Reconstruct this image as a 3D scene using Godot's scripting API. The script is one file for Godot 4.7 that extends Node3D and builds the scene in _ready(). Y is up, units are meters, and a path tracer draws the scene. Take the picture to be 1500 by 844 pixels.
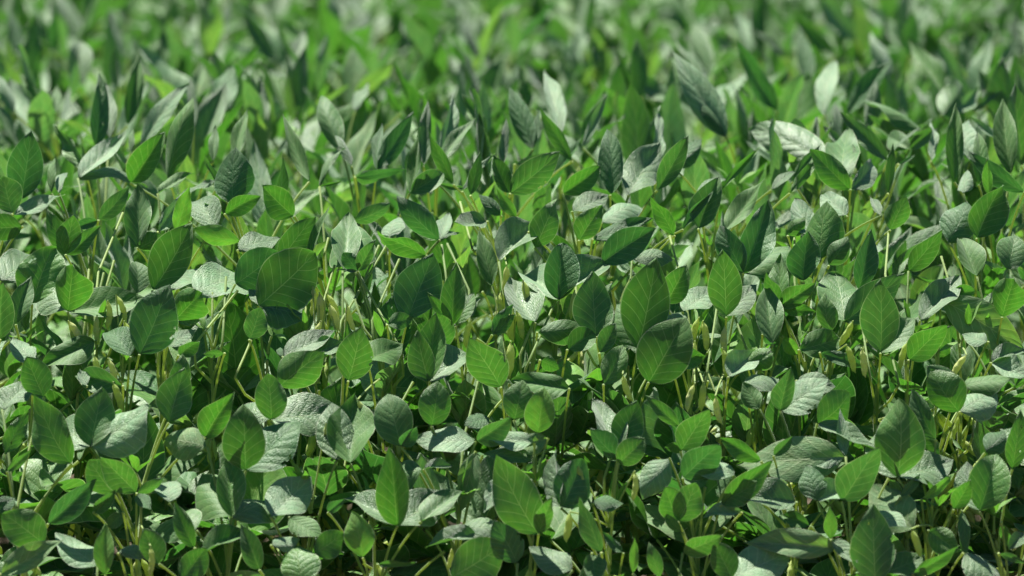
extends Node3D
# A field of soybeans seen through a long lens from the edge of the field. y is up, units are metres.
# The rows run along x; the edge of the field is at z = 0.4, the camera stands outside it at z = 8.

const EYE := Vector3(0.0, 1.6, 8.0)
const PITCH := -6.26
const LENS := 235.7          # mm on a 36 x 24 sensor, vertical angle 5.83 degrees
const PLANT_X := 0.115       # spacing in the row
var rng := RandomNumberGenerator.new()
var leaf_meshes := {}        # shape name -> array of meshes
var far_meshes := {}
var leaf_mats := {}          # tone name -> array of materials
var pod_meshes := []
var pod_mats := []
var stem_mats := []
var petiole_mats := []
var plants := []             # {node, x, z, h, top, path}
var used := {}

func R(a: float, b: float) -> float:
	return rng.randf_range(a, b)

# ---------------------------------------------------------------- camera, sky, sun
func setup_view() -> void:
	var cam := Camera3D.new()
	cam.name = "camera"
	cam.position = EYE
	cam.rotation_degrees = Vector3(PITCH, 0, 0)
	cam.near = 0.1
	cam.far = 4000.0
	var at := CameraAttributesPhysical.new()
	at.frustum_focal_length = LENS
	at.frustum_near = 0.1
	at.frustum_far = 4000.0
	at.frustum_focus_distance = 8.34
	at.exposure_aperture = 4.4
	cam.attributes = at
	add_child(cam)
	cam.fov = rad_to_deg(2.0 * atan(12.0 / LENS))
	cam.current = true
	var env := Environment.new()
	env.background_mode = Environment.BG_SKY
	var sm := ProceduralSkyMaterial.new()
	sm.sky_top_color = Color(0.26, 0.42, 0.66)
	sm.sky_horizon_color = Color(0.64, 0.72, 0.80)
	sm.sky_curve = 0.18
	sm.ground_bottom_color = Color(0.16, 0.20, 0.12)
	sm.ground_horizon_color = Color(0.45, 0.50, 0.45)
	sm.sky_energy_multiplier = 0.62
	var sky := Sky.new()
	sky.sky_material = sm
	env.sky = sky
	env.tonemap_mode = Environment.TONE_MAPPER_LINEAR
	env.tonemap_exposure = 2.35
	env.sdfgi_enabled = true
	env.ssao_enabled = true
	env.ssil_enabled = true
	var we := WorldEnvironment.new()
	we.name = "environment"
	we.environment = env
	add_child(we)
	var sun := DirectionalLight3D.new()
	sun.name = "sun"
	# the sun stands high behind the field, a little to one side
	var az := deg_to_rad(-32.0)
	var el := deg_to_rad(67.0)
	var to_sun := Vector3(sin(az) * cos(el), sin(el), -cos(az) * cos(el))
	sun.transform = Transform3D(Basis.looking_at(-to_sun, Vector3(0, 0, -1)), to_sun * 30.0)
	sun.light_energy = 1.6
	sun.light_color = Color(1.0, 0.985, 0.95)
	sun.light_angular_distance = 0.5
	sun.shadow_enabled = true
	add_child(sun)

# direction of a pixel of the 1500 x 844 photograph
func ray(px: float, py: float) -> Vector3:
	var t := 12.0 / LENS
	var v := Vector3((px - 750.0) / 422.0 * t, -(py - 422.0) / 422.0 * t, -1.0)
	return (Basis(Vector3.RIGHT, deg_to_rad(PITCH)) * v).normalized()

# the front slope of the crop: where the photograph's rows of pixels meet it
const SLOPE := [[-60.0, -6.65], [0.0, -4.80], [50.0, -3.63], [100.0, -2.62], [150.0, -1.78], [200.0, -1.07], [250.0, -0.73], [300.0, -0.5], [400.0, -0.33], [500.0, -0.2], [600.0, -0.05], [700.0, 0.05], [844.0, 0.15], [950.0, 0.22]]

func slope_z(py: float) -> float:
	for i in SLOPE.size() - 1:
		if py <= SLOPE[i + 1][0]:
			return remap(py, SLOPE[i][0], SLOPE[i + 1][0], SLOPE[i][1], SLOPE[i + 1][1])
	return 0.36

func at_px(px: float, py: float, nearer := 0.0) -> Vector3:
	var d := ray(px, py)
	var k := (slope_z(py) + nearer - EYE.z) / d.z
	return EYE + d * k

# height of the crop's outer surface over the ground
var env_tab := []
func env_height(z: float) -> float:
	if env_tab.is_empty():
		for s in SLOPE:
			var p := at_px(750.0, s[0])
			env_tab.append([p.z, p.y])
	if z < env_tab[0][0]:
		return 0.86
	for i in env_tab.size() - 1:
		if z <= env_tab[i + 1][0]:
			return remap(z, env_tab[i][0], env_tab[i + 1][0], env_tab[i][1], env_tab[i + 1][1])
	return maxf(0.15, 0.29 - (z - 0.22) * 1.4)

# ---------------------------------------------------------------- textures and materials
const VEINS := 7.0
func vein_phase(s: float, v: float) -> float:
	var a := absf(s)
	return (v - 0.30 * a * (1.15 - 0.35 * a) - (0.018 if s > 0.0 else 0.0)) * VEINS + 0.35

const TEX := 512
var vein_mask := PackedFloat32Array()
var height_map: ImageTexture

func make_masks() -> void:
	var cell := FastNoiseLite.new()
	cell.seed = 11
	cell.noise_type = FastNoiseLite.TYPE_CELLULAR
	cell.cellular_return_type = FastNoiseLite.RETURN_DISTANCE2_SUB
	cell.frequency = 0.045
	var fine := FastNoiseLite.new()
	fine.seed = 12
	fine.frequency = 0.03
	vein_mask.resize(TEX * TEX)
	var h := PackedByteArray()
	h.resize(TEX * TEX)
	for j in TEX:
		var v := 1.0 - (j + 0.5) / TEX
		for i in TEX:
			var s := (i + 0.5) / TEX * 2.0 - 1.0
			var a := absf(s)
			var p := vein_phase(s, v)
			var f := absf(p - roundf(p)) / VEINS
			var mid := clampf(1.0 - a / (0.030 - 0.016 * v), 0.0, 1.0)
			var sec := clampf(1.0 - f / (0.0085 - 0.004 * a), 0.0, 1.0) * (1.0 if v > 0.01 else 0.0)
			var c := cell.get_noise_2d(i * 0.95, j * 0.75) + 1.0
			var ter := clampf(1.0 - c / 0.10, 0.0, 1.0)
			var k := maxf(mid, maxf(sec * 0.85, ter * 0.28))
			vein_mask[j * TEX + i] = k
			var pillow := 0.34 * minf(1.0, f * VEINS * 3.2) + 0.5 * minf(1.0, c / 0.45) + 0.08 * fine.get_noise_2d(i, j)
			h[j * TEX + i] = int(clampf((pillow - 0.5 * mid) * 220.0 + 15.0, 0.0, 255.0))
	height_map = ImageTexture.create_from_image(Image.create_from_data(TEX, TEX, false, Image.FORMAT_L8, h))

func enc(x: float) -> int:
	x = clampf(x, 0.0, 1.0)
	return int(255.0 * (12.92 * x if x <= 0.0031308 else 1.055 * pow(x, 1.0 / 2.4) - 0.055))

# base and vein colours are linear; blemish: yellow and brown feeding spots
func leaf_texture(base: Vector3, vein: Vector3, margin: Vector3, blemish: float, sd: int) -> ImageTexture:
	var big := FastNoiseLite.new()
	big.seed = sd
	big.frequency = 0.008
	var small := FastNoiseLite.new()
	small.seed = sd + 1
	small.frequency = 0.11
	var spots := FastNoiseLite.new()
	spots.seed = sd + 2
	spots.noise_type = FastNoiseLite.TYPE_CELLULAR
	spots.frequency = 0.016
	var b := PackedByteArray()
	b.resize(TEX * TEX * 3)
	var lut := PackedByteArray()
	lut.resize(2048)
	for i in 2048:
		lut[i] = enc(i / 2047.0)
	for j in TEX:
		for i in TEX:
			var s := absf((i + 0.5) / TEX * 2.0 - 1.0)
			var k := vein_mask[j * TEX + i]
			var t := 1.0 + 0.22 * big.get_noise_2d(i, j) + 0.16 * small.get_noise_2d(i, j)
			var c := base * t
			c.x *= 1.0 + 0.25 * big.get_noise_2d(i + 900, j)
			c = c.lerp(vein, k)
			if s > 0.955:
				c = c.lerp(margin, smoothstep(0.955, 0.985, s))
			if blemish > 0.0:
				var q := spots.get_noise_2d(i, j) + 1.0
				if q < blemish:
					c = c.lerp(Vector3(0.42, 0.40, 0.12), 0.75 * smoothstep(blemish, blemish * 0.4, q))
			var o := (j * TEX + i) * 3
			b[o] = lut[int(clampf(c.x, 0.0, 1.0) * 2047.0)]
			b[o + 1] = lut[int(clampf(c.y, 0.0, 1.0) * 2047.0)]
			b[o + 2] = lut[int(clampf(c.z, 0.0, 1.0) * 2047.0)]
	return ImageTexture.create_from_image(Image.create_from_data(TEX, TEX, false, Image.FORMAT_RGB8, b))

func srgb(r: float, g: float, b: float) -> Color:
	return Color(r, g, b).linear_to_srgb()

func leaf_material(called: String, tex: ImageTexture, tint: Color, rough: float, spec: float, through: Color, relief: float, hair := 0.4) -> StandardMaterial3D:
	var m := StandardMaterial3D.new()
	m.resource_name = called
	m.albedo_texture = tex
	m.albedo_color = tint
	m.roughness = rough
	m.metallic_specular = spec
	m.backlight_enabled = true
	m.backlight = through
	m.heightmap_enabled = true
	m.heightmap_texture = height_map
	m.heightmap_scale = relief
	m.rim_enabled = true
	m.rim = hair
	m.rim_tint = 0.1
	m.cull_mode = BaseMaterial3D.CULL_DISABLED
	return m

func make_materials() -> void:
	make_masks()
	var edge := Vector3(0.36, 0.44, 0.25)
	var t_dark := leaf_texture(Vector3(0.084, 0.208, 0.047), Vector3(0.27, 0.39, 0.15), edge, 0.0, 31)
	var t_mid := leaf_texture(Vector3(0.102, 0.250, 0.042), Vector3(0.33, 0.47, 0.17), edge, 0.10, 41)
	var t_young := leaf_texture(Vector3(0.170, 0.370, 0.055), Vector3(0.33, 0.50, 0.13), edge, 0.0, 51)
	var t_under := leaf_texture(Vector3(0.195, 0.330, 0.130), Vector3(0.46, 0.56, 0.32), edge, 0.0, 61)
	var thru := Color(0.74, 0.85, 0.60)
	leaf_mats["dark"] = [
		leaf_material("leaf dark", t_dark, Color(1, 1, 1), 0.50, 0.5, thru, 0.07),
		leaf_material("leaf dark bluish", t_dark, Color(0.90, 0.97, 1.0), 0.47, 0.52, thru, 0.13),
		leaf_material("leaf dark dull", t_mid, Color(0.90, 0.92, 0.92), 0.56, 0.45, thru, 0.06)]
	leaf_mats["mid"] = [
		leaf_material("leaf green", t_mid, Color(1, 1, 1), 0.48, 0.5, thru, 0.08),
		leaf_material("leaf green glossy", t_mid, Color(0.96, 1.0, 0.9), 0.40, 0.55, thru, 0.10)]
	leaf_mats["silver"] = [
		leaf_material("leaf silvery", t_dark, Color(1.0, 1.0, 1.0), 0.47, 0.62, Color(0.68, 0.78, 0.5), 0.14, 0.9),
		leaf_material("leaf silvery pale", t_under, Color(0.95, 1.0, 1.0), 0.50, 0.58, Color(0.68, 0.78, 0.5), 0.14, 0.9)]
	leaf_mats["young"] = [
		leaf_material("leaf young", t_young, Color(1, 1, 1), 0.50, 0.45, thru, 0.05)]
	leaf_mats["under"] = [
		leaf_material("leaf underside", t_under, Color(1, 1, 1), 0.62, 0.40, Color(0.8, 0.9, 0.5), -0.10)]
	# stems, petioles and pods are covered in short pale hair
	var n := NoiseTexture2D.new()
	n.width = 256
	n.height = 256
	n.seamless = true
	var fn := FastNoiseLite.new()
	fn.seed = 5
	fn.frequency = 0.03
	n.noise = fn
	for c in [[0.24, 0.32, 0.10], [0.18, 0.27, 0.08], [0.29, 0.32, 0.14]]:
		stem_mats.append(skin("stem", c, n, 0.8))
	for c in [[0.19, 0.30, 0.075], [0.29, 0.40, 0.11], [0.15, 0.26, 0.06]]:
		petiole_mats.append(skin("petiole", c, n, 0.8))
	for c in [[0.42, 0.56, 0.12], [0.55, 0.66, 0.18], [0.62, 0.66, 0.24]]:
		pod_mats.append(skin("pod", c, n, 0.35))

func skin(called: String, c: Array, n: Texture2D, rim: float) -> StandardMaterial3D:
	var m := StandardMaterial3D.new()
	m.resource_name = called
	m.albedo_color = srgb(c[0], c[1], c[2])
	m.roughness = 0.62
	m.rim_enabled = true
	m.rim = rim
	m.rim_tint = 0.15
	m.backlight_enabled = true
	m.backlight = Color(0.75, 0.8, 0.45)
	m.heightmap_enabled = true
	m.heightmap_texture = n
	m.heightmap_scale = 0.04
	m.uv1_triplanar = true
	m.uv1_scale = Vector3(60, 60, 60)
	return m

# ---------------------------------------------------------------- shapes
func commit(v: PackedVector3Array, uv: PackedVector2Array, idx: PackedInt32Array) -> ArrayMesh:
	var nn := PackedVector3Array()
	nn.resize(v.size())
	for t in range(0, idx.size(), 3):
		var f := (v[idx[t + 2]] - v[idx[t]]).cross(v[idx[t + 1]] - v[idx[t]])
		for q in 3:
			nn[idx[t + q]] += f
	for i in nn.size():
		nn[i] = nn[i].normalized() if nn[i].length_squared() > 0.0 else Vector3.UP
	var a := []
	a.resize(Mesh.ARRAY_MAX)
	a[Mesh.ARRAY_VERTEX] = v
	a[Mesh.ARRAY_NORMAL] = nn
	a[Mesh.ARRAY_TEX_UV] = uv
	a[Mesh.ARRAY_INDEX] = idx
	var m := ArrayMesh.new()
	m.add_surface_from_arrays(Mesh.PRIMITIVE_TRIANGLES, a)
	return m

# one leaflet, a metre long for scaling: base at the origin, tip along +y, upper face towards +z
# w half width, (a, b) outline powers, fold of the two halves, bend of the tip, sweep sideways, twist, wave of the margin, quilt between the veins
func leaflet_mesh(p: Dictionary, nu := 14, nv := 24) -> ArrayMesh:
	var v := PackedVector3Array()
	var uv := PackedVector2Array()
	var idx := PackedInt32Array()
	var a: float = p.a
	var b: float = p.b
	var peak := a / (a + b)
	var top := pow(peak, a) * pow(1.0 - peak, b)
	var y := 0.0
	var z := 0.0
	var last := 0.0
	var hole: Array = p.get("holes", [])
	for j in nv + 1:
		var t := float(j) / nv
		var vv := lerpf(t, 0.5 - 0.5 * cos(PI * t), 0.55)
		var th: float = p.bend * pow(vv, 1.4) + p.get("arch", 0.0) * sin(PI * vv)
		y += (vv - last) * cos(th)
		z -= (vv - last) * sin(th)
		last = vv
		var hw: float = p.w * pow(maxf(vv, 0.0), a) * pow(maxf(1.0 - vv, 0.0), b) / top
		hw = maxf(hw, 0.004)
		var tw: float = p.twist * (vv - 0.3)
		for i in nu + 1:
			var s := float(i) / nu * 2.0 - 1.0
			var rag: float = 1.0 + p.get("rag", 0.0) * sin(vv * 61.0 + s * 2.0) * sin(vv * 23.0 + 1.0) * absf(s)
			var x: float = s * hw * rag * (1.0 + p.get("skew", 0.0) * s)
			var fold: float = p.fold + (p.get("fold2", 0.0) if s > 0.0 else 0.0)
			var up := sqrt(x * x + 0.0004) - 0.02
			var lift: float = up * sin(fold) - p.get("curl", 0.0) * x * x * 2.2
			var xx: float = x * lerpf(1.0, cos(fold), minf(1.0, absf(x) * 12.0))
			lift += p.wave * s * s * sin(vv * p.get("wf", 9.0) + (p.get("wp", 0.0) if s > 0.0 else 2.4))
			var ph := vein_phase(s, vv)
			var pil := absf(sin(PI * ph))
			lift += p.quilt * pil * smoothstep(0.0, 0.25, absf(s)) * (1.0 - 0.7 * smoothstep(0.7, 1.0, absf(s))) * smoothstep(1.0, 0.85, vv)
			# in the cross-section, turned by the twist, set square to the bent midrib
			var cx := xx * cos(tw) - lift * sin(tw)
			var cz := xx * sin(tw) + lift * cos(tw)
			var sweep: float = p.sweep * vv * vv
			v.append(Vector3(cx + sweep, y + cz * sin(th), z + cz * cos(th)))
			uv.append(Vector2(0.5 + 0.5 * s, 1.0 - vv))
	for j in nv:
		for i in nu:
			var c := Vector2((i + 0.5) / nu * 2.0 - 1.0, (j + 0.5) / nv)
			var gone := false
			for h in hole:
				if Vector2((c.x - h[0]) * 0.33, c.y - h[1]).length() < h[2] * (1.0 + 0.35 * sin(c.x * 40.0 + c.y * 57.0)):
					gone = true
			if gone:
				continue
			var o := j * (nu + 1) + i
			idx.append_array([o, o + nu + 1, o + 1, o + 1, o + nu + 1, o + nu + 2])
	return commit(v, uv, idx)

func make_leaflets() -> void:
	var kinds := {
		"ovate": [0.335, 0.76, 1.06], "round": [0.40, 0.68, 0.82], "lance": [0.205, 0.82, 1.14], "long": [0.27, 0.78, 1.08], "narrow": [0.135, 0.80, 1.12]}
	for k in kinds:
		leaf_meshes[k] = []
		far_meshes[k] = []
		for n in 9:
			var p := {
				"w": kinds[k][0] * R(0.93, 1.07), "a": kinds[k][1] * R(0.95, 1.06), "b": kinds[k][2] * R(0.92, 1.08),
				"fold": [0.10, 0.26, 0.42, 0.72, -0.22, 0.34, 0.55, 0.15, 0.30][n], "fold2": R(-0.25, 0.25),
				"bend": [0.25, 0.7, -0.40, 0.35, 1.0, -0.15, 0.15, 0.2, 0.5][n], "arch": R(-0.25, 0.3),
				"sweep": R(-0.13, 0.13), "twist": R(-0.8, 0.8), "wave": R(0.012, 0.042), "wf": R(7.0, 13.0), "wp": R(0.0, 6.0),
				"quilt": R(0.002, 0.008), "curl": R(-0.25, 0.9), "skew": R(-0.08, 0.08), "rag": R(0.0, 0.025)}
			if n >= 7:
				p.holes = []
				for q in (2 if n == 7 else 5):
					p.holes.append([R(-0.8, 0.8), R(0.2, 0.9), R(0.010, 0.026)])
				if n == 7:
					p.holes.append([1.0, R(0.4, 0.7), 0.06])
			leaf_meshes[k].append(leaflet_mesh(p) if not p.has("holes") else leaflet_mesh(p, 22, 36))
			if n < 5:
				p.erase("holes")
				far_meshes[k].append(leaflet_mesh(p, 6, 9))

func tube(pts: Array, r0: float, r1: float, sides := 6, knob := 0.0) -> ArrayMesh:
	var v := PackedVector3Array()
	var uv := PackedVector2Array()
	var idx := PackedInt32Array()
	var n := pts.size()
	for j in n:
		var d: Vector3 = (pts[mini(j + 1, n - 1)] - pts[maxi(j - 1, 0)]).normalized()
		var u := d.cross(Vector3(0.31, 0.12, 0.94)).normalized()
		var w := d.cross(u)
		var r := lerpf(r0, r1, float(j) / (n - 1))
		if knob > 0.0 and (j == n - 1 or j == 0):
			r *= 1.0 + knob
		for i in sides:
			var an := TAU * i / sides
			v.append(pts[j] + (u * cos(an) + w * sin(an)) * r)
			uv.append(Vector2(float(i) / sides, float(j)))
	for j in n - 1:
		for i in sides:
			var o := j * sides + i
			var q := j * sides + (i + 1) % sides
			idx.append_array([o, o + sides, q, q, o + sides, q + sides])
	var c := v.size()
	v.append(pts[n - 1])
	uv.append(Vector2.ZERO)
	for i in sides:
		idx.append_array([(n - 1) * sides + i, c, (n - 1) * sides + (i + 1) % sides])
	return commit(v, uv, idx)

# a pod hangs along -y, flat across x; beans bulge it
func pod_mesh(beans: int, bend: float, fat: float) -> ArrayMesh:
	var v := PackedVector3Array()
	var uv := PackedVector2Array()
	var idx := PackedInt32Array()
	var rings := 20
	var sides := 10
	for j in rings + 1:
		var t := float(j) / rings
		var env := pow(sin(PI * clampf(t * 0.97 + 0.015, 0.0, 1.0)), 0.55)
		var stalk := smoothstep(0.02, 0.16, t)
		var beak := smoothstep(1.0, 0.88, t)
		var w := 0.118 * fat * env * (0.16 + 0.84 * stalk) * (0.12 + 0.88 * beak) + 0.007
		var bulge := 0.5 - 0.5 * cos(TAU * (t - 0.10) / 0.82 * beans) if t > 0.10 and t < 0.92 else 0.0
		var th := w * (0.55 + 0.30 * bulge)
		w *= 0.90 + 0.10 * bulge
		var cx := bend * sin(PI * t * 0.9) * 0.5 + (0.05 * smoothstep(0.88, 1.0, t))
		for i in sides:
			var an := TAU * i / sides
			v.append(Vector3(cx + cos(an) * w, -t, sin(an) * th))
			uv.append(Vector2(float(i) / sides, t))
	for j in rings:
		for i in sides:
			var o := j * sides + i
			var q := j * sides + (i + 1) % sides
			idx.append_array([o, o + sides, q, q, o + sides, q + sides])
	return commit(v, uv, idx)

# ---------------------------------------------------------------- one plant
func numbered(called: String) -> String:
	var n: int = used.get(called, 0)
	used[called] = n + 1
	return called if n == 0 else "%s_%03d" % [called, n]

func piece(called: String, m: Mesh, mat: Material, parent: Node, t := Transform3D()) -> MeshInstance3D:
	var o := MeshInstance3D.new()
	o.name = called
	o.mesh = m
	o.material_override = mat
	o.transform = t
	parent.add_child(o, true)
	return o

func frame(d: Vector3, n: Vector3, length: float, at: Vector3) -> Transform3D:
	var y := d.normalized()
	var x := y.cross(n)
	if x.length() < 0.01:
		x = y.cross(Vector3(0.3, 0.2, 0.9))
	x = x.normalized()
	var z := x.cross(y)
	return Transform3D(Basis(x * length, y * length, z * length), at)

func pick(tone: String) -> Material:
	var l: Array = leaf_mats[tone]
	return l[rng.randi() % l.size()]

func any_tone() -> String:
	var q := rng.randf()
	return "dark" if q < 0.46 else "mid" if q < 0.78 else "silver" if q < 0.93 else "under" if q < 0.97 else "young"

# leaflets: arrays [direction, normal, length, shape, tone, variant or -1]; all positions in the plant's own axes
func add_leaf(plant: Dictionary, path: Array, leaflets: Array, r0 := 0.0022, r1 := 0.0015) -> void:
	var node: Node3D = plant.node
	var leaf := piece("leaf", tube(path, r0, r1, 6, 0.45), petiole_mats[rng.randi() % petiole_mats.size()], node)
	var end: Vector3 = path[path.size() - 1]
	for i in leaflets.size():
		var q: Array = leaflets[i]
		var set: Array = leaf_meshes[q[3]]
		var k: int = q[5] if q.size() > 5 and q[5] >= 0 else (rng.randi() % 7 if rng.randf() < 0.9 else 7 + rng.randi() % 2)
		plant.tones[q[4]] = plant.tones.get(q[4], 0) + 1
		var from: Vector3 = end + (q[0] as Vector3).normalized() * 0.002
		var tf := frame(q[0], q[1], q[2], from)
		if q.size() > 6:
			tf.basis.x *= q[6]
		piece("leaflet", set[k], pick(q[4]), leaf, tf)

func curve(a: Vector3, b: Vector3, c: Vector3, n := 7) -> Array:
	var o := []
	for i in n + 1:
		var t := float(i) / n
		o.append(a * (1 - t) * (1 - t) + b * 2.0 * t * (1 - t) + c * t * t)
	return o

func stem_at(plant: Dictionary, h: float) -> Vector3:
	var t := clampf(h / plant.h, 0.0, 1.0)
	return Vector3(plant.lean.x * t * t, h, plant.lean.y * t * t)

func heading(az: float, pitch: float) -> Vector3:
	return Vector3(cos(pitch) * sin(az), sin(pitch), cos(pitch) * cos(az))

# three leaflets as a soybean leaf carries them: the end one raised, the side ones spread
func trifoliate(az: float, up: float, size: float, shapes: Array, tones: Array) -> Array:
	var o := []
	var d := heading(az, up)
	var n := heading(az + PI, PI / 2 - up) + Vector3(R(-0.35, 0.35), R(-0.1, 0.25), R(-0.35, 0.35))
	o.append([d, n, size * R(0.95, 1.1), shapes[0], tones[0]])
	for s in [-1.0, 1.0]:
		var az2: float = az + s * R(1.05, 1.75)
		var up2 := up * (R(0.15, 0.8) if up < 1.0 else R(0.5, 0.95)) + R(-0.2, 0.15)
		var d2 := heading(az2, up2)
		var n2 := heading(az2 + PI, PI / 2 - up2) + heading(az + PI, 0.0) * R(-0.1, 0.5) + Vector3(R(-0.3, 0.3), 0.0, R(-0.3, 0.3))
		o.append([d2, n2, size * R(0.82, 1.0), shapes[1], tones[1]])
	return o

func start_plant(x: float, z: float, h: float, upright := false) -> Dictionary:
	var node := Node3D.new()
	node.name = numbered("soybean_plant")
	add_child(node)
	node.position = Vector3(x, 0, z)
	var plant := {"node": node, "x": x, "z": z, "h": h, "lean": Vector2(R(-0.05, 0.05), R(-0.04, 0.05)), "kept": 0, "tones": {}, "seen": {}}
	if upright:
		plant.lean *= 0.4
	var pts := []
	for i in 11:
		var hh := h * i / 10.0
		var p := stem_at(plant, hh - 0.01)
		pts.append(p + Vector3(R(-0.002, 0.002), 0, R(-0.002, 0.002)))
	piece("stem", tube(pts, 0.0048, 0.0020, 7), stem_mats[rng.randi() % 3], node)
	return plant

func leaf_tones(upper: bool) -> Array:
	if upper:
		var l := ["dark", "mid", "silver", "silver", "silver", "silver", "under"]
		return [l[rng.randi() % 7], l[rng.randi() % 7]]
	return [any_tone(), any_tone()]

func grow(plant: Dictionary, row: int) -> void:
	var h: float = plant.h
	var base: Vector3 = plant.node.position
	var az := R(0, TAU)
	var y := R(0.13, 0.18) if row > 1 else R(0.05, 0.09)
	while y < h:
		var t := y / h
		az += PI + R(-0.7, 0.7)
		var plen := lerpf(0.17, 0.07, smoothstep(0.55, 1.0, t)) * R(0.75, 1.2)
		var el := lerpf(0.35, 1.0, t) + R(-0.2, 0.25)
		var a := stem_at(plant, y)
		var tip := a + heading(az, el) * plen
		var mid := a + heading(az, el + 0.35) * plen * 0.55
		var up := lerpf(0.35, 1.32, smoothstep(0.3, 0.75, t)) + R(-0.32, 0.26)
		var size := lerpf(0.118, 0.150, smoothstep(0.7, 1.0, t)) * R(0.8, 1.2)
		var shapes := ["ovate", "ovate"]
		var q := rng.randf()
		if t > 0.72:
			shapes = ["lance", "lance"] if q < 0.55 else ["long", "lance"] if q < 0.85 else ["narrow", "narrow"]
		elif t > 0.45:
			shapes = ["ovate", "long"] if q < 0.4 else ["long", "long"] if q < 0.7 else ["round", "ovate"]
		else:
			shapes = ["round", "ovate"] if q < 0.4 else ["ovate", "ovate"]
		var wt := base + tip
		var tri := trifoliate(az, minf(up, 1.5), size, shapes, leaf_tones(t > 0.6 and row >= 3))
		if row >= 3 and t > 0.6:
			for lf in tri:
				lf.append([0, 2, 3, 5, 6, 6, 3][rng.randi() % 7])
				lf.append(R(0.6, 0.88))
		var ok := wt.z < 0.32
		if row <= 3:
			for lf in tri:
				for along in [0.0, 0.5, 1.0]:
					var e: Vector3 = wt + (lf[0] as Vector3).normalized() * lf[2] * along
					if e.y > env_height(e.z) - 0.018:
						ok = false
		if row == 2 and t > 0.4 and rng.randf() < 0.2:
			ok = false
		if ok:
			add_leaf(plant, curve(a, mid, tip), tri)
		elif rng.randf() < 0.14 and wt.y < env_height(wt.z) - 0.03:
			piece("bare_petiole", tube(curve(a, mid, tip), 0.0023, 0.0016, 6, 0.4), petiole_mats[rng.randi() % 3], plant.node)
		# pods sit in clusters at the nodes
		if t > 0.22 and t < 0.9 and rng.randf() < (0.85 if row <= 3 else 0.35):
			var count := rng.randi_range(2, 4) if row <= 3 else 2
			for k in count:
				add_pod(plant, a, az + R(-1.6, 1.6))
		y += R(0.045, 0.062) * (1.0 if row > 3 else 0.8 if row > 1 else 0.6)
	# the growing tip
	var topp := stem_at(plant, h)
	if (base + topp).y + 0.05 < env_height(base.z + topp.z) + (0.0 if row <= 2 else 0.06):
		var tri := trifoliate(R(0, TAU), 1.2, R(0.035, 0.06), ["narrow", "narrow"], ["young", "young"])
		add_leaf(plant, curve(topp, topp + Vector3(0, 0.01, 0), topp + Vector3(R(-0.01, 0.01), 0.025, 0)), tri)

func add_pod(plant: Dictionary, at: Vector3, az: float) -> void:
	var d := heading(az, R(-1.35, -0.55))
	var b := frame(-d, heading(az + PI / 2 + R(-0.5, 0.5), 0.0), R(0.036, 0.052), at + heading(az, 0.0) * 0.004)
	piece("pod", pod_meshes[rng.randi() % pod_meshes.size()], pod_mats[rng.randi() % pod_mats.size()], plant.node, b)

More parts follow.
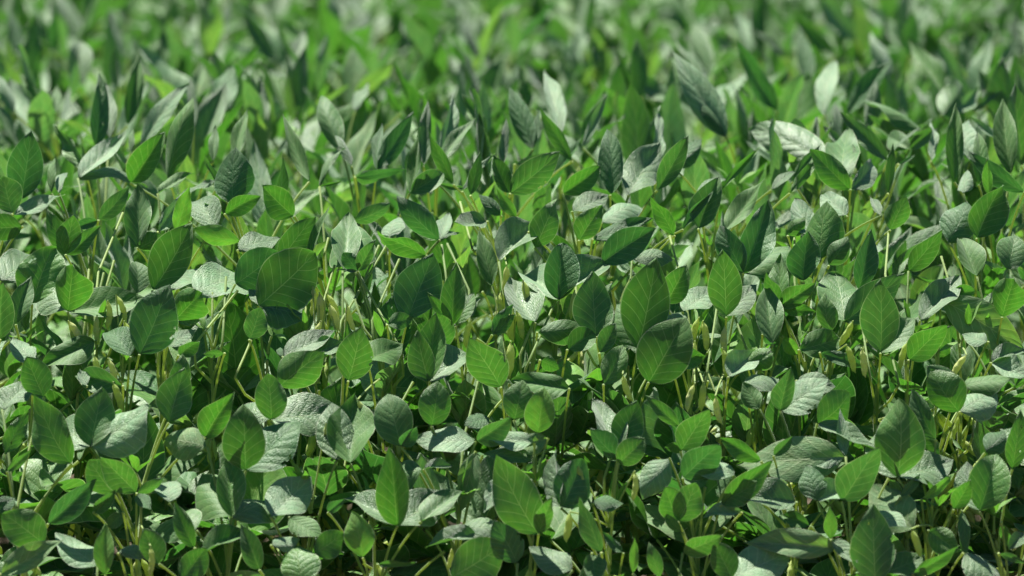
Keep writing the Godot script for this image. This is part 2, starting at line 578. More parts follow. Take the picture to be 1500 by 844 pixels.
# leaflets of the outer surface, read off the photograph: base x, y and tip x, y in its pixels, shape, and how the blade is turned
# (F square to the view, T leaning over with the sun behind, Y the same and young, S its upper face to the sky, P the same and pale, U the underside, L and R aside)
const LEAFLETS := [
	[207, 217, 252, 127, "lance", "R"], [246, 264, 269, 155, "lance", "F"], [191, 269, 231, 211, "ovate", "T"], [192, 225, 193, 184, "narrow", "S"], [114, 262, 164, 206, "long", "S"], [115, 262, 207, 221, "narrow", "S"],
	[30, 294, 47, 201, "long", "F"], [75, 284, 74, 226, "narrow", "F"], [86, 284, 82, 226, "narrow", "S"], [341, 301, 336, 221, "ovate", "F"], [344, 244, 348, 164, "lance", "F"], [312, 237, 314, 187, "lance", "F"],
	[453, 267, 418, 197, "narrow", "S"], [414, 301, 404, 236, "narrow", "R"], [187, 185, 202, 89, "lance", "F"], [160, 204, 157, 125, "lance", "S"], [323, 170, 329, 91, "long", "F"], [43, 134, 43, 43, "lance", "F"],
	[80, 80, 79, 23, "lance", "F"], [67, 164, 28, 114, "lance", "T"], [82, 167, 82, 125, "lance", "T"], [20, 167, 0, 110, "lance", "S"], [110, 127, 117, 64, "ovate", "S"], [174, 130, 169, 79, "ovate", "S"],
	[187, 87, 160, 30, "narrow", "S"], [404, 94, 368, 27, "lance", "S"], [431, 114, 438, 40, "lance", "S"], [501, 224, 461, 135, "lance", "S"], [468, 274, 478, 211, "narrow", "L"], [140, 217, 150, 122, "lance", "F"],
	[124, 251, 87, 191, "lance", "T"], [231, 284, 270, 257, "ovate", "S"], [318, 264, 267, 281, "narrow", "S"], [326, 284, 307, 237, "narrow", "R"], [466, 272, 491, 264, "narrow", "T"], [27, 84, 13, 20, "lance", "S"],
	[234, 110, 241, 50, "lance", "S"], [284, 187, 277, 124, "narrow", "S"],
	[553, 249, 597, 177, "lance", "L"], [547, 249, 542, 184, "lance", "F"], [515, 244, 500, 194, "lance", "S"], [520, 260, 580, 251, "narrow", "T"], [520, 260, 555, 267, "ovate", "T"], [639, 251, 677, 172, "lance", "R"],
	[664, 271, 637, 204, "lance", "F"], [600, 284, 644, 256, "ovate", "F"], [595, 284, 614, 214, "lance", "S"], [620, 244, 617, 174, "lance", "S"], [637, 266, 677, 281, "narrow", "T"], [781, 219, 751, 140, "lance", "T"],
	[781, 219, 787, 170, "narrow", "S"], [781, 219, 764, 238, "long", "S"], [747, 284, 809, 236, "ovate", "T"], [743, 284, 719, 239, "ovate", "F"], [754, 241, 806, 227, "narrow", "S"], [689, 287, 701, 234, "lance", "F"],
	[677, 281, 705, 231, "narrow", "L"], [824, 197, 801, 97, "lance", "S"], [838, 237, 802, 170, "lance", "T"], [894, 286, 904, 197, "long", "F"], [921, 286, 961, 211, "ovate", "S"], [963, 279, 1001, 214, "long", "F"],
	[966, 237, 968, 162, "narrow", "S"], [824, 284, 871, 252, "ovate", "T"], [854, 217, 883, 157, "narrow", "S"], [734, 247, 741, 185, "narrow", "S"], [644, 234, 672, 144, "lance", "S"], [587, 167, 564, 134, "lance", "T"],
	[938, 144, 933, 70, "lance", "T"], [923, 140, 933, 70, "lance", "F"], [871, 100, 874, 64, "lance", "F"], [863, 64, 859, 0, "lance", "S"], [610, 77, 587, 27, "lance", "S"], [701, 87, 680, 37, "lance", "S"],
	[540, 94, 520, 50, "lance", "S"], [650, 87, 647, 47, "lance", "S"], [520, 164, 527, 120, "long", "S"], [981, 160, 995, 87, "lance", "S"], [777, 160, 764, 110, "lance", "F"], [714, 201, 687, 147, "lance", "F"],
	[1234, 266, 1237, 163, "long", "S"], [1246, 278, 1197, 234, "ovate", "T"], [1257, 256, 1259, 211, "narrow", "S"], [1242, 284, 1302, 236, "lance", "R"], [1160, 267, 1194, 217, "lance", "F"], [1157, 284, 1199, 229, "narrow", "F"],
	[1130, 279, 1160, 244, "lance", "S"], [1057, 279, 1097, 224, "narrow", "F"], [1020, 284, 1058, 252, "lance", "S"], [987, 247, 1019, 205, "ovate", "F"], [1064, 202, 1043, 137, "lance", "S"], [1059, 202, 1020, 144, "lance", "F"],
	[1064, 205, 1000, 97, "lance", "S"], [1139, 164, 1080, 84, "lance", "S"], [1214, 239, 1120, 177, "long", "S"], [1201, 216, 1152, 174, "ovate", "T"], [1301, 236, 1246, 174, "lance", "S"], [1348, 194, 1291, 129, "long", "S"],
	[1272, 189, 1284, 130, "long", "S"], [1241, 170, 1287, 94, "lance", "F"], [1333, 219, 1299, 192, "round", "S"], [1334, 219, 1363, 194, "round", "S"], [1378, 170, 1434, 100, "long", "L"], [1399, 167, 1438, 134, "long", "S"],
	[1429, 164, 1491, 95, "narrow", "S"], [1301, 117, 1284, 47, "long", "S"], [1224, 82, 1170, 38, "lance", "F"], [1334, 82, 1334, 28, "round", "T"], [1384, 144, 1354, 57, "lance", "T"], [1418, 107, 1419, 55, "lance", "S"],
	[1404, 47, 1414, 0, "lance", "F"], [1461, 53, 1488, 0, "lance", "F"], [1097, 84, 1089, 5, "long", "S"], [1115, 87, 1112, 3, "long", "S"], [1152, 87, 1117, 47, "lance", "S"], [1207, 170, 1214, 74, "lance", "S"],
	[1481, 256, 1465, 155, "long", "F"], [1434, 271, 1441, 197, "lance", "F"], [1501, 282, 1424, 239, "lance", "T"], [1448, 286, 1445, 234, "lance", "T"], [1411, 284, 1416, 249, "ovate", "S"], [1301, 284, 1306, 224, "narrow", "F"],
	[1316, 241, 1341, 229, "narrow", "S"], [1398, 267, 1396, 167, "lance", "F"], [1421, 237, 1401, 167, "long", "S"], [1364, 237, 1378, 169, "narrow", "S"], [1187, 124, 1177, 57, "lance", "S"], [1043, 110, 1020, 40, "lance", "S"],
	[1254, 60, 1214, 7, "long", "S"],
	[99, 457, 110, 389, "round", "T"], [99, 457, 202, 435, "long", "S"], [97, 454, 53, 382, "ovate", "S"], [47, 446, 67, 366, "round", "F"], [96, 374, 104, 322, "ovate", "T"], [96, 374, 74, 314, "lance", "T"],
	[96, 374, 146, 339, "lance", "T"], [144, 323, 189, 282, "lance", "T"], [142, 321, 110, 329, "ovate", "F"], [18, 314, 3, 265, "round", "F"], [33, 332, -17, 335, "round", "T"], [0, 412, 64, 343, "long", "S"],
	[20, 315, 87, 300, "lance", "S"], [223, 426, 286, 339, "long", "F"], [241, 424, 284, 371, "long", "S"], [201, 431, 201, 382, "ovate", "R"], [204, 520, 252, 429, "ovate", "F"], [257, 469, 296, 426, "round", "T"],
	[259, 469, 301, 462, "ovate", "S"], [284, 431, 368, 368, "long", "S"], [348, 367, 400, 332, "long", "S"], [378, 449, 457, 382, "round", "F"], [344, 417, 403, 378, "round", "F"], [373, 446, 361, 386, "narrow", "S"],
	[365, 498, 384, 459, "round", "T"], [376, 456, 443, 459, "ovate", "S"], [191, 523, 157, 479, "ovate", "S"], [140, 499, 72, 539, "ovate", "S"], [64, 583, 40, 529, "round", "F"], [50, 533, 15, 496, "long", "S"],
	[0, 498, 0, 419, "long", "T"], [23, 476, 37, 406, "long", "F"], [261, 521, 287, 499, "ovate", "T"], [241, 509, 281, 484, "lance", "S"], [329, 518, 302, 519, "lance", "T"], [257, 583, 276, 529, "long", "T"],
	[353, 353, 282, 344, "lance", "Y"], [201, 364, 207, 275, "long", "F"], [231, 340, 272, 282, "lance", "R"], [257, 340, 282, 282, "lance", "Y"], [204, 360, 241, 343, "ovate", "T"], [315, 336, 284, 285, "ovate", "S"],
	[329, 314, 301, 302, "ovate", "T"], [330, 314, 376, 285, "long", "T"], [431, 317, 384, 279, "ovate", "T"], [409, 382, 458, 324, "long", "T"], [450, 379, 478, 305, "narrow", "L"], [408, 567, 463, 519, "ovate", "T"],
	[414, 523, 481, 486, "long", "S"], [411, 521, 398, 496, "narrow", "S"], [456, 518, 501, 503, "ovate", "S"], [180, 566, 110, 546, "ovate", "F"], [127, 566, 114, 546, "ovate", "S"],
	[818, 441, 821, 362, "round", "F"], [818, 441, 766, 371, "ovate", "S"], [818, 441, 891, 362, "ovate", "S"], [873, 494, 868, 404, "ovate", "F"], [934, 513, 968, 391, "long", "F"], [931, 512, 901, 431, "ovate", "F"],
	[950, 561, 998, 479, "round", "T"], [975, 446, 1001, 396, "ovate", "T"], [975, 479, 1005, 442, "ovate", "S"], [881, 386, 951, 332, "long", "F"], [868, 351, 948, 329, "narrow", "S"], [848, 353, 874, 305, "ovate", "T"],
	[838, 310, 884, 282, "ovate", "S"], [881, 327, 945, 282, "lance", "S"], [926, 380, 991, 367, "lance", "S"], [784, 364, 814, 294, "long", "T"], [731, 384, 791, 307, "ovate", "S"], [721, 420, 701, 338, "lance", "F"],
	[597, 470, 625, 377, "ovate", "F"], [663, 478, 662, 397, "long", "T"], [663, 478, 630, 437, "lance", "T"], [663, 478, 704, 442, "lance", "S"], [667, 478, 694, 426, "lance", "F"], [629, 560, 631, 467, "long", "F"],
	[629, 560, 605, 493, "ovate", "F"], [630, 560, 687, 509, "ovate", "S"], [647, 516, 647, 469, "round", "T"], [734, 568, 697, 498, "ovate", "T"], [510, 559, 533, 486, "ovate", "T"], [538, 529, 584, 499, "ovate", "S"],
	[644, 352, 582, 297, "lance", "T"], [644, 352, 600, 337, "narrow", "S"], [644, 351, 659, 302, "lance", "S"], [644, 352, 670, 325, "narrow", "S"], [625, 375, 555, 337, "lance", "T"], [524, 398, 507, 374, "round", "T"],
	[527, 398, 555, 347, "lance", "T"], [520, 398, 500, 397, "narrow", "S"], [502, 396, 515, 297, "lance", "S"], [520, 396, 500, 315, "ovate", "S"], [570, 349, 579, 302, "ovate", "S"], [517, 325, 574, 304, "lance", "T"],
	[714, 325, 670, 332, "ovate", "S"], [734, 317, 704, 287, "lance", "F"], [757, 319, 731, 282, "lance", "Y"], [774, 340, 794, 312, "lance", "Y"], [784, 473, 741, 416, "ovate", "P"], [721, 491, 746, 449, "lance", "F"],
	[717, 497, 747, 469, "lance", "F"], [787, 487, 868, 483, "lance", "F"], [831, 513, 871, 486, "ovate", "F"], [791, 528, 818, 539, "ovate", "T"], [878, 518, 904, 479, "long", "F"], [884, 564, 924, 509, "long", "F"],
	[834, 570, 757, 564, "ovate", "S"], [988, 346, 961, 292, "lance", "T"], [567, 476, 600, 464, "ovate", "F"],
	[1089, 401, 1135, 304, "long", "F"], [1089, 401, 1055, 335, "long", "T"], [1092, 400, 1150, 346, "ovate", "S"], [1202, 381, 1201, 299, "ovate", "F"], [1194, 349, 1162, 297, "ovate", "S"], [1214, 390, 1241, 354, "ovate", "T"],
	[1207, 361, 1232, 329, "lance", "S"], [1258, 426, 1279, 346, "long", "T"], [1236, 473, 1321, 405, "lance", "F"], [1290, 518, 1296, 416, "long", "F"], [1294, 520, 1343, 483, "long", "S"], [1231, 480, 1231, 399, "round", "S"],
	[1217, 488, 1199, 436, "long", "T"], [1379, 439, 1500, 503, "lance", "U"], [1348, 470, 1413, 404, "long", "S"], [1468, 465, 1481, 407, "round", "T"], [1475, 396, 1495, 342, "round", "F"], [1431, 406, 1411, 352, "round", "S"],
	[1431, 350, 1458, 275, "ovate", "F"], [1389, 357, 1428, 292, "ovate", "F"], [1331, 398, 1373, 344, "lance", "T"], [1304, 338, 1321, 295, "ovate", "T"], [1291, 317, 1277, 282, "lance", "S"], [1241, 317, 1204, 282, "ovate", "S"],
	[1062, 338, 1117, 282, "lance", "S"], [1023, 336, 1043, 262, "ovate", "F"], [1000, 337, 1033, 282, "narrow", "F"], [1177, 413, 1177, 345, "ovate", "F"], [1064, 465, 1060, 372, "long", "F"], [1069, 464, 1114, 416, "lance", "S"],
	[1132, 505, 1122, 412, "long", "F"], [1144, 450, 1122, 394, "lance", "T"], [1144, 450, 1185, 414, "ovate", "T"], [1147, 451, 1192, 461, "lance", "T"], [1140, 452, 1145, 374, "lance", "F"], [1170, 513, 1241, 496, "long", "F"],
	[1201, 517, 1264, 536, "narrow", "F"], [1117, 490, 1142, 506, "ovate", "T"], [1147, 493, 1167, 516, "round", "Y"], [1448, 501, 1414, 489, "ovate", "S"], [1452, 532, 1501, 503, "ovate", "S"], [1452, 532, 1501, 548, "ovate", "S"],
	[1401, 583, 1361, 543, "round", "F"], [1411, 566, 1471, 544, "ovate", "S"], [1331, 528, 1379, 483, "ovate", "T"], [1000, 457, 1042, 417, "ovate", "S"], [980, 529, 1027, 518, "ovate", "F"], [1067, 553, 1104, 516, "ovate", "S"],
	[1095, 536, 1130, 516, "round", "F"], [1090, 566, 1144, 539, "ovate", "S"], [1167, 558, 1219, 560, "ovate", "S"], [1154, 346, 1179, 325, "ovate", "T"], [1394, 429, 1426, 427, "ovate", "T"],
	[133, 656, 142, 573, "ovate", "F"], [133, 656, 217, 607, "round", "S"], [132, 656, 68, 604, "round", "S"], [105, 680, 37, 601, "long", "T"], [115, 676, 125, 631, "narrow", "S"], [303, 655, 235, 632, "ovate", "U"],
	[247, 620, 267, 544, "ovate", "F"], [300, 641, 333, 577, "ovate", "T"], [360, 690, 357, 602, "ovate", "T"], [362, 690, 438, 631, "ovate", "S"], [357, 687, 305, 641, "ovate", "F"], [397, 616, 400, 557, "round", "T"],
	[398, 616, 493, 591, "ovate", "S"], [393, 616, 337, 577, "ovate", "S"], [339, 759, 340, 671, "ovate", "F"], [340, 759, 415, 714, "ovate", "S"], [335, 756, 282, 687, "ovate", "S"], [200, 723, 153, 667, "long", "T"],
	[200, 724, 238, 707, "lance", "T"], [197, 725, 217, 751, "long", "S"], [167, 725, 133, 681, "round", "T"], [70, 768, 137, 713, "long", "T"], [137, 751, 167, 727, "ovate", "T"], [65, 798, 17, 755, "round", "T"],
	[0, 841, 82, 799, "lance", "U"], [143, 831, 83, 781, "ovate", "S"], [155, 843, 148, 775, "long", "Y"], [173, 811, 221, 793, "ovate", "S"], [285, 803, 255, 747, "long", "T"], [288, 778, 223, 741, "round", "S"],
	[297, 812, 357, 767, "ovate", "S"], [267, 851, 295, 807, "round", "F"], [380, 836, 362, 777, "ovate", "T"], [443, 859, 430, 793, "round", "F"], [397, 799, 433, 784, "ovate", "S"], [460, 812, 500, 787, "round", "F"],
	[423, 758, 465, 787, "ovate", "S"], [397, 758, 447, 697, "ovate", "S"], [493, 676, 490, 601, "ovate", "S"], [3, 601, 30, 564, "round", "P"], [10, 691, 42, 664, "lance", "T"], [7, 666, 33, 607, "lance", "F"],
	[247, 737, 247, 692, "round", "S"], [-7, 751, 17, 731, "round", "F"], [480, 751, 500, 731, "ovate", "T"], [180, 751, 160, 771, "ovate", "F"], [233, 827, 213, 781, "round", "F"],
	[582, 771, 575, 676, "ovate", "T"], [580, 769, 512, 707, "ovate", "S"], [583, 770, 645, 716, "ovate", "S"], [532, 818, 523, 755, "ovate", "Y"], [697, 647, 614, 636, "long", "S"], [697, 661, 673, 737, "lance", "U"],
	[700, 646, 745, 614, "round", "T"], [783, 649, 713, 647, "ovate", "P"], [803, 642, 752, 661, "ovate", "U"], [788, 636, 795, 574, "ovate", "Y"], [753, 616, 767, 564, "round", "T"], [632, 625, 647, 567, "round", "T"],
	[718, 612, 683, 621, "ovate", "S"], [789, 783, 724, 693, "long", "T"], [790, 782, 808, 717, "lance", "T"], [735, 696, 707, 742, "lance", "S"], [822, 745, 858, 681, "round", "F"], [820, 745, 807, 672, "ovate", "L"],
	[867, 737, 910, 729, "ovate", "S"], [758, 826, 730, 766, "ovate", "F"], [839, 836, 780, 802, "ovate", "S"], [881, 810, 849, 741, "lance", "T"], [905, 670, 885, 582, "long", "S"], [902, 668, 860, 637, "ovate", "T"],
	[905, 679, 940, 651, "round", "T"], [912, 657, 930, 591, "ovate", "F"], [620, 688, 658, 676, "ovate", "S"], [618, 688, 545, 694, "ovate", "S"], [513, 680, 507, 591, "ovate", "S"], [588, 656, 567, 579, "ovate", "F"],
	[590, 656, 607, 626, "ovate", "T"], [700, 788, 630, 779, "ovate", "P"], [617, 765, 667, 721, "ovate", "S"], [673, 778, 743, 761, "ovate", "S"], [980, 671, 939, 711, "ovate", "S"], [997, 625, 948, 587, "lance", "T"],
	[1003, 651, 980, 659, "ovate", "T"], [993, 765, 973, 716, "round", "T"], [913, 811, 885, 788, "lance", "S"], [927, 841, 933, 791, "narrow", "Y"], [967, 848, 952, 802, "lance", "T"], [867, 811, 875, 854, "ovate", "S"],
	[1000, 781, 972, 757, "lance", "T"], [553, 827, 603, 821, "narrow", "T"], [707, 667, 777, 664, "lance", "S"], [660, 847, 733, 807, "round", "F"],
	[1315, 701, 1328, 597, "ovate", "T"], [1317, 700, 1393, 666, "ovate", "S"], [1313, 697, 1277, 619, "ovate", "L"], [1371, 645, 1328, 582, "long", "T"], [1239, 670, 1092, 680, "lance", "U"], [1239, 670, 1230, 614, "narrow", "S"],
	[1233, 664, 1167, 656, "long", "S"], [1197, 621, 1275, 641, "lance", "P"], [1143, 603, 1150, 544, "ovate", "T"], [1145, 602, 1213, 564, "ovate", "S"], [1113, 600, 1090, 564, "ovate", "F"], [1193, 618, 1250, 587, "round", "T"],
	[1406, 604, 1360, 554, "round", "T"], [1407, 603, 1460, 564, "ovate", "S"], [1340, 776, 1278, 714, "ovate", "U"], [1225, 803, 1102, 791, "lance", "U"], [1283, 859, 1275, 750, "long", "F"], [1435, 750, 1462, 668, "ovate", "F"],
	[1433, 749, 1420, 677, "ovate", "S"], [1397, 747, 1421, 704, "long", "T"], [1350, 731, 1402, 706, "narrow", "Y"], [1320, 728, 1350, 696, "lance", "F"], [1302, 701, 1324, 726, "lance", "T"], [1197, 735, 1187, 677, "ovate", "F"],
	[1200, 732, 1247, 707, "ovate", "S"], [1233, 735, 1280, 666, "ovate", "T"], [1057, 740, 1097, 704, "ovate", "L"], [1059, 740, 1125, 686, "long", "T"], [1087, 751, 1033, 744, "ovate", "S"], [1167, 736, 1088, 731, "round", "S"],
	[1115, 676, 1063, 644, "long", "T"], [1133, 668, 1158, 646, "ovate", "T"], [1077, 698, 1015, 666, "long", "S"], [997, 661, 1033, 607, "ovate", "T"], [1000, 701, 1047, 652, "round", "T"], [997, 761, 1025, 714, "round", "T"],
	[1000, 811, 1055, 782, "long", "T"], [1073, 848, 1150, 799, "ovate", "S"], [1217, 791, 1257, 826, "ovate", "S"], [1337, 841, 1402, 810, "lance", "T"], [1297, 841, 1348, 811, "ovate", "S"], [1411, 811, 1467, 846, "ovate", "P"],
	[1483, 688, 1493, 611, "lance", "T"], [1409, 748, 1415, 805, "narrow", "S"], [1467, 765, 1477, 801, "lance", "T"], [1503, 781, 1480, 799, "ovate", "S"], [1463, 811, 1500, 821, "narrow", "T"], [1077, 841, 1053, 794, "round", "F"],
	[1220, 785, 1218, 741, "lance", "Y"], [1277, 751, 1318, 772, "ovate", "P"], [1360, 777, 1400, 804, "round", "F"], [1333, 631, 1377, 674, "ovate", "F"], [1033, 714, 1007, 691, "round", "S"], [1443, 664, 1480, 631, "ovate", "F"],
	[1187, 771, 1147, 751, "ovate", "F"],
]

# stems that show in the gaps of the second row: x in the photograph's pixels
const STEMS := [-190, -130, -70, -15, 40, 105, 150, 182, 245, 310, 375, 432, 465, 492, 545, 578, 640, 690, 745, 770, 830, 880, 925, 1000, 1026, 1060, 1115, 1170, 1230, 1290, 1335, 1370, 1410, 1470, 1530, 1590, 1650]
# pods that show singly: x, y of the stalk end and x, y of the tip
const PODS := [[142, 462, 140, 510], [170, 432, 176, 470], [158, 440, 150, 486], [100, 470, 112, 502], [182, 470, 186, 520], [138, 520, 136, 560], [158, 525, 160, 575],
	[458, 420, 452, 465], [468, 428, 466, 486], [478, 430, 488, 462], [446, 398, 440, 440], [482, 445, 490, 480], [470, 470, 462, 515], [508, 445, 516, 480],
	[742, 388, 738, 434], [734, 425, 730, 452], [766, 410, 772, 450], [752, 452, 750, 505], [757, 455, 762, 490], [748, 500, 744, 560], [728, 430, 733, 470], [690, 468, 685, 500],
	[842, 425, 838, 452], [912, 548, 924, 583], [1024, 465, 1018, 515], [1018, 500, 1012, 545], [1030, 470, 1036, 520], [1062, 478, 1066, 520], [1058, 510, 1064, 560], [1030, 560, 1028, 605],
	[1018, 562, 1012, 600], [1048, 580, 1056, 612], [1416, 520, 1404, 556], [1335, 775, 1348, 815], [835, 750, 830, 782], [478, 620, 482, 650], [524, 585, 526, 606], [220, 800, 216, 838],
	[1250, 470, 1238, 498], [1240, 505, 1252, 545], [1262, 510, 1268, 548], [1330, 500, 1326, 540], [845, 680, 850, 712], [930, 690, 926, 730], [165, 560, 170, 600], [200, 455, 205, 500]]

# leaf stalks that stand bare: x, y of the upper end and x, y of a lower point
const STALKS := [[647, 359, 654, 409], [655, 357, 687, 425], [527, 405, 589, 516], [674, 296, 692, 365], [981, 346, 997, 405], [834, 395, 750, 455], [843, 418, 853, 500], [814, 441, 770, 540], [800, 425, 762, 520],
	[180, 312, 144, 399], [167, 382, 157, 416], [490, 389, 463, 479], [481, 349, 474, 376], [348, 426, 284, 506], [311, 429, 311, 466], [331, 406, 326, 499], [368, 499, 344, 553], [453, 396, 446, 473],
	[1053, 432, 1033, 564], [1077, 466, 1095, 516], [1264, 482, 1274, 549], [1307, 523, 1317, 563], [1302, 339, 1297, 402], [1379, 376, 1389, 409], [1164, 349, 1164, 412], [555, 360, 520, 440], [575, 345, 500, 470],
	[585, 380, 545, 470], [1015, 450, 1008, 520], [905, 640, 885, 700], [605, 560, 560, 640], [130, 395, 125, 470], [152, 400, 140, 450], [1430, 560, 1425, 640], [245, 440, 232, 520], [700, 560, 680, 640]]

# ---------------------------------------------------------------- the scene
func _ready() -> void:
	rng.seed = 20240
	setup_view()
	make_materials()
	make_leaflets()
	for p in [[3, 0.10, 1.0], [3, -0.14, 0.95], [2, 0.08, 1.05], [3, 0.2, 0.9]]:
		pod_meshes.append(pod_mesh(p[0], p[1], p[2]))
	make_ground()
	make_plants()
	make_rest()

func make_ground() -> void:
	var m := StandardMaterial3D.new()
	m.resource_name = "soil"
	var n := NoiseTexture2D.new()
	n.width = 512
	n.height = 512
	n.seamless = true
	var fn := FastNoiseLite.new()
	fn.seed = 3
	fn.frequency = 0.02
	fn.fractal_octaves = 6
	n.noise = fn
	var g := Gradient.new()
	g.set_color(0, srgb(0.05, 0.035, 0.022))
	g.set_color(1, srgb(0.17, 0.125, 0.085))
	n.color_ramp = g
	m.albedo_texture = n
	m.roughness = 0.95
	m.uv1_triplanar = true
	m.uv1_world_triplanar = true
	m.uv1_scale = Vector3(1.7, 1.7, 1.7)
	var p := PlaneMesh.new()
	p.size = Vector2(3000, 3000)
	var o := piece("ground", p, m, self)
	o.set_meta("kind", "structure")
	o.set_meta("label", "dark brown bare soil under the soybean crop")

const ROW_Z := [0.22, 0.02, -0.26, -0.58, -0.92, -1.26, -1.60, -1.96, -2.34, -2.74, -3.14, -3.56]

func make_plants() -> void:
	for r in ROW_Z.size():
		var z: float = ROW_Z[r]
		var half := 0.0915 * (EYE.z - z) + 0.10
		var xs := []
		if r == 2:
			for px in STEMS:
				xs.append(at_px(px, 480).x)
		else:
			var x := -half + R(0.0, 0.08)
			while x < half:
				xs.append(x)
				x += PLANT_X * R(0.75, 1.25) * (1.0 if r < 4 else 1.15)
		for x in xs:
			var zz := z + R(-0.05, 0.05) * (0.3 if r == 2 else 1.0)
			var h := env_height(zz) - (0.06 if r <= 2 else 0.05 + R(0.0, 0.10))
			var plant := start_plant(x, zz, maxf(0.2, h * R(0.93, 1.0)), r == 2)
			plant.row = r
			plants.append(plant)
	place_leaflets()
	place_pods()
	place_stalks()
	for plant in plants:
		grow(plant, plant.row)
		label(plant)
	tell_apart()

func nearest_plant(p: Vector3) -> Dictionary:
	var best: Dictionary = plants[0]
	var least := 1e9
	for q in plants:
		var dz: float = p.z - q.z
		var d: float = absf(p.x - q.x) * 1.3 + (dz if dz > 0.0 else -2.5 * dz) + q.kept * 0.006
		if p.y < 0.12 + 0.2 * q.h:
			d += 0.2
		if d < least:
			least = d
			best = q
	best.kept += 1
	return best

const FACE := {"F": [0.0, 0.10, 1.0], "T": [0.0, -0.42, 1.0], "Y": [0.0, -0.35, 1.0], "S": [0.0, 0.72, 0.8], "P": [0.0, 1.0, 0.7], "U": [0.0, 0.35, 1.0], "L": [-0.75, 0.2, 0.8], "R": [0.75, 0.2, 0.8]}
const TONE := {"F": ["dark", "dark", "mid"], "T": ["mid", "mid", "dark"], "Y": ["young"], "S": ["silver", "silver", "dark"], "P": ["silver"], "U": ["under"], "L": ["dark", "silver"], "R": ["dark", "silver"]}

# leaflets whose bases meet share one leaf stalk
func place_leaflets() -> void:
	var view := Basis(Vector3.RIGHT, deg_to_rad(PITCH))
	var groups := []
	for q in LEAFLETS:
		var home := -1
		for g in groups.size():
			var o: Array = groups[g][0]
			if groups[g].size() < 3 and Vector2(o[0] - q[0], o[1] - q[1]).length() < 9.0:
				home = g
		if home < 0:
			groups.append([q])
		else:
			groups[home].append(q)
	for g in groups:
		var first: Array = g[0]
		var at := at_px(first[0], first[1])
		var plant := nearest_plant(at)
		var base: Vector3 = plant.node.position
		var metre := (at - EYE).length() * 12.0 / LENS / 422.0
		var set := []
		for q in g:
			var u := Vector2(q[2] - q[0], q[1] - q[3])
			var px := u.length()
			u = u.normalized()
			var f: Array = FACE[q[5]]
			var n := Vector3(f[0] + R(-0.28, 0.28), f[1] + R(-0.15, 0.15), f[2])
			if q[1] < 260:
				n = Vector3(R(-0.65, 0.65), 0.30 + R(-0.3, 0.35), 0.9)
			var dz := clampf(-(u.x * n.x + u.y * n.y) / n.z, -1.0, 0.8)
			var d := Vector3(u.x, u.y, dz)
			var length := clampf(px * metre * d.length() * (1.08 if q[1] > 290 else 1.22), 0.03, 0.18)
			if q[5] in ["U", "Y", "P"]:
				plant.seen[q[5]] = plant.seen.get(q[5], 0) + 1
			var tones: Array = TONE[q[5]]
			var shape: String = q[4]
			set.append([view * d, view * n, length, shape, tones[rng.randi() % tones.size()], -1, lerpf(1.0, px * metre / length, 0.7 * absf(u.y)) * (1.1 if q[1] > 290 else 0.80)])
		var c := at - base
		var hold := clampf(c.y - R(0.09, 0.17), 0.06, plant.h)
		var a := stem_at(plant, hold)
		var dip := Vector3(lerpf(a.x, c.x, 0.55), lerpf(a.y, c.y, 0.75), lerpf(a.z, c.z, 0.55))
		add_leaf(plant, curve(a, dip, c, 8), set)

func place_stalks() -> void:
	for q in STALKS:
		var top := at_px(q[0], q[1], -0.01)
		var low := at_px(q[2], q[3], -0.03)
		var plant := nearest_plant(low)
		var base: Vector3 = plant.node.position
		var c := top - base
		var b := low - base
		var foot := stem_at(plant, clampf(b.y - 0.06, 0.03, plant.h))
		var path := [c, c.lerp(b, 0.33), c.lerp(b, 0.67), b, b.lerp(foot, 0.4) + (b - c) * 0.12, b.lerp(foot, 0.75) + (b - c) * 0.05, foot]
		path.reverse()
		plant.seen["stalk"] = plant.seen.get("stalk", 0) + 1
		piece("bare_petiole", tube(path, 0.0022, 0.0016, 6, 0.3), petiole_mats[rng.randi() % 2], plant.node)

func place_pods() -> void:
	for q in PODS:
		var at := at_px(q[0], q[1], 0.03)
		var to := at_px(q[2], q[3], 0.03)
		to += Vector3(0, 0, at.z - to.z)
		var plant: Dictionary = plants[0]
		var least := 1e9
		for k in plants:
			var d: float = absf(at.x - k.x) + absf(at.z - k.z) * 0.6
			if d < least and k.z < at.z + 0.03:
				least = d
				plant = k
		var c: Vector3 = at - plant.node.position
		var s := stem_at(plant, minf(c.y + 0.004, plant.h))
		piece("pod_stalk", tube(curve(s, s.lerp(c, 0.5) + Vector3(0, 0.006, 0), c, 4), 0.0014, 0.0012, 5), petiole_mats[1], plant.node)
		plant.seen["pod"] = plant.seen.get("pod", 0) + 1
		var d := (to - at)
		var length := clampf(d.length() * 1.1, 0.044, 0.062)
		piece("pod", pod_meshes[rng.randi() % pod_meshes.size()], pod_mats[rng.randi() % pod_mats.size()], plant.node, frame(-d, Vector3(R(-0.6, 0.6), 0, 1), length, c))

const NTH := ["front-most", "second", "third", "fourth", "fifth", "sixth", "seventh", "eighth", "ninth", "tenth", "eleventh", "twelfth"]
const MANY := ["", "one", "two", "three", "four", "five", "six", "seven", "eight", "nine"]

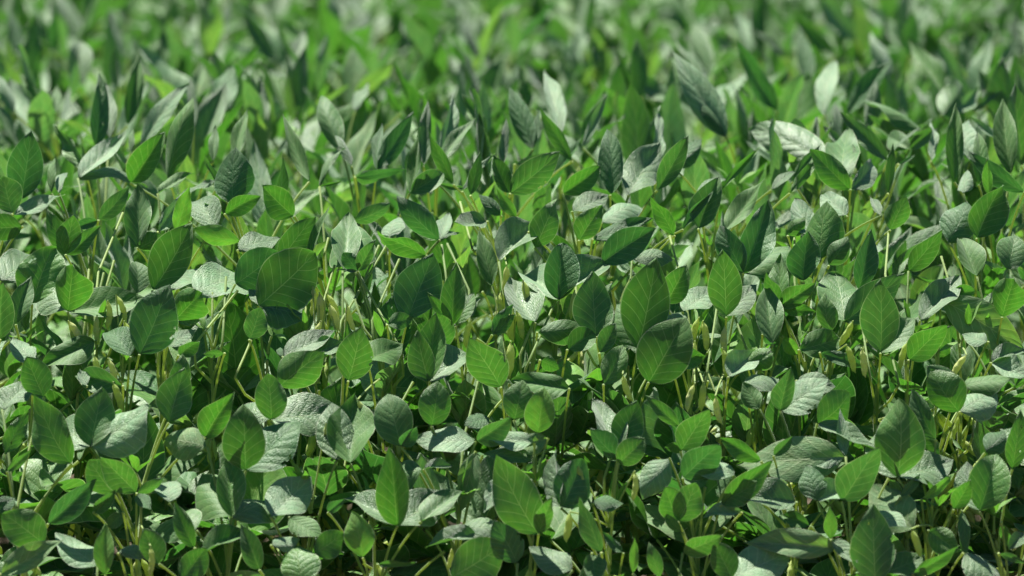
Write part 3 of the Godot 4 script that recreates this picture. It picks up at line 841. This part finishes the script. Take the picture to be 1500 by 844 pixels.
func label(plant: Dictionary) -> void:
	var node: Node3D = plant.node
	var row := "edge row" if plant.row == 0 else "%s row" % NTH[plant.row]
	var has := []
	var seen: Dictionary = plant.seen
	if seen.get("pod", 0) > 0:
		has.append("%s hairy pod%s" % [MANY[mini(9, seen.pod)], "" if seen.pod == 1 else "s"])
	if seen.get("U", 0) > 0:
		has.append("an upturned pale leaf")
	if seen.get("stalk", 0) > 0:
		has.append("%s bare leaf stalk%s" % [MANY[mini(9, seen.stalk)], "" if seen.stalk == 1 else "s"])
	if seen.get("Y", 0) > 0 and has.size() < 2:
		has.append("bright young leaves")
	if seen.get("P", 0) > 0 and has.size() < 2:
		has.append("a glaring pale leaf")
	if has.is_empty():
		var most := ""
		var n := 0
		for t in plant.tones:
			if plant.tones[t] > n:
				n = plant.tones[t]
				most = t
		has.append({"dark": "mostly dark green leaves", "mid": "mostly mid-green leaves", "silver": "many silvery leaves", "under": "many pale leaves", "young": "bright young leaves"}.get(most, "green leaves"))
		if plant.tones.get("silver", 0) >= 8 and most != "silver":
			has.append("some silvery ones")
	plant.has = has[0]
	var size := "low " if plant.row <= 1 else "tall " if plant.row >= 3 else ""
	node.set_meta("category", "soybean plant")
	node.set_meta("label", "%ssoybean plant with %s, %s" % [size, " and ".join(has.slice(0, 2)), row])
	node.set_meta("group", "soybean plants of the %s" % row)

# look-alikes in a row are told apart by the neighbour they stand beside, where that neighbour differs
func tell_apart() -> void:
	var count := {}
	for p in plants:
		var l: String = p.node.get_meta("label")
		count[l] = count.get(l, 0) + 1
	var proposed := {}
	for i in plants.size():
		var l: String = plants[i].node.get_meta("label")
		if count[l] < 2:
			continue
		for k in [i - 1, i + 1]:
			if k < 0 or k >= plants.size() or plants[k].row != plants[i].row or plants[k].has == plants[i].has:
				continue
			var said := "%s, beside one with %s" % [l, plants[k].has]
			if said.split(" ").size() > 16:
				continue
			if not proposed.has(said):
				proposed[said] = []
			proposed[said].append(i)
	var done := {}
	for said in proposed:
		if proposed[said].size() == 1 and not done.has(proposed[said][0]):
			done[proposed[said][0]] = true
			plants[proposed[said][0]].node.set_meta("label", said)

# the rest of the field, beyond the plants that the photograph lets one tell apart
func make_rest() -> void:
	var root := Node3D.new()
	root.name = "soybean_field"
	add_child(root)
	root.set_meta("kind", "stuff")
	root.set_meta("label", "rest of the soybean field stretching away as one green mass")
	root.set_meta("category", "soybean crop")
	var spots := [[], [], [], [], []]
	var z := 0.22
	while z > -20.0:
		var inner := 0.0915 * (EYE.z - z) + 0.16
		var x := -5.0
		while x < 5.0:
			if z < -3.75 or absf(x) > inner:
				var s := (env_height(z) / 0.86) * R(0.9, 1.06)
				var b := Basis(Vector3.UP, R(0, TAU)).scaled(Vector3(s, s, s))
				spots[rng.randi() % 5].append(Transform3D(b, Vector3(x, 0, z + R(-0.06, 0.06))))
			x += R(0.10, 0.16)
		z -= 0.34
	for k in 5:
		var mm := MultiMesh.new()
		mm.transform_format = MultiMesh.TRANSFORM_3D
		mm.mesh = whole_plant()
		mm.instance_count = spots[k].size()
		for i in spots[k].size():
			mm.set_instance_transform(i, spots[k][i])
		var o := MultiMeshInstance3D.new()
		o.name = "crop"
		o.multimesh = mm
		o.set_meta("kind", "stuff")
		root.add_child(o, true)

func whole_plant() -> ArrayMesh:
	var st := {}
	var h := R(0.76, 0.84)
	var fake := {"h": h, "lean": Vector2(R(-0.05, 0.05), R(-0.05, 0.05))}
	var tones := ["dark", "mid", "silver", "stem"]
	for t in tones:
		st[t] = SurfaceTool.new()
		st[t].begin(Mesh.PRIMITIVE_TRIANGLES)
	var pts := []
	for i in 6:
		pts.append(stem_at(fake, h * i / 5.0))
	st["stem"].append_from(tube(pts, 0.004, 0.002, 5), 0, Transform3D())
	var az := R(0, TAU)
	var y := 0.16
	while y < h:
		var t := y / h
		az += PI + R(-0.7, 0.7)
		var plen := lerpf(0.17, 0.07, smoothstep(0.55, 1.0, t)) * R(0.75, 1.2)
		var el := lerpf(0.35, 1.0, t) + R(-0.2, 0.25)
		var a := stem_at(fake, y)
		var tip := a + heading(az, el) * plen
		st["stem"].append_from(tube([a, a + heading(az, el + 0.2) * plen * 0.5, tip], 0.002, 0.0013, 4), 0, Transform3D())
		var up := minf(1.5, lerpf(0.35, 1.15, smoothstep(0.35, 1.0, t)) + R(-0.35, 0.35))
		var sh := ["lance", "narrow"] if t > 0.7 else ["long", "lance"]
		var tn := ["dark", "mid", "silver"]
		for q in trifoliate(az, maxf(up, 0.9), R(0.12, 0.16), sh, ["dark", "mid"]):
			var set: Array = far_meshes[q[3]]
			st[tn[[0, 1, 2, 2, 2][rng.randi() % 5]]].append_from(set[rng.randi() % set.size()], 0, frame(q[0], q[1], q[2], tip))
		y += R(0.045, 0.065)
	var m := ArrayMesh.new()
	for t in tones:
		st[t].commit(m)
		m.surface_set_material(m.get_surface_count() - 1, stem_mats[0] if t == "stem" else leaf_mats[t][0])
	return m
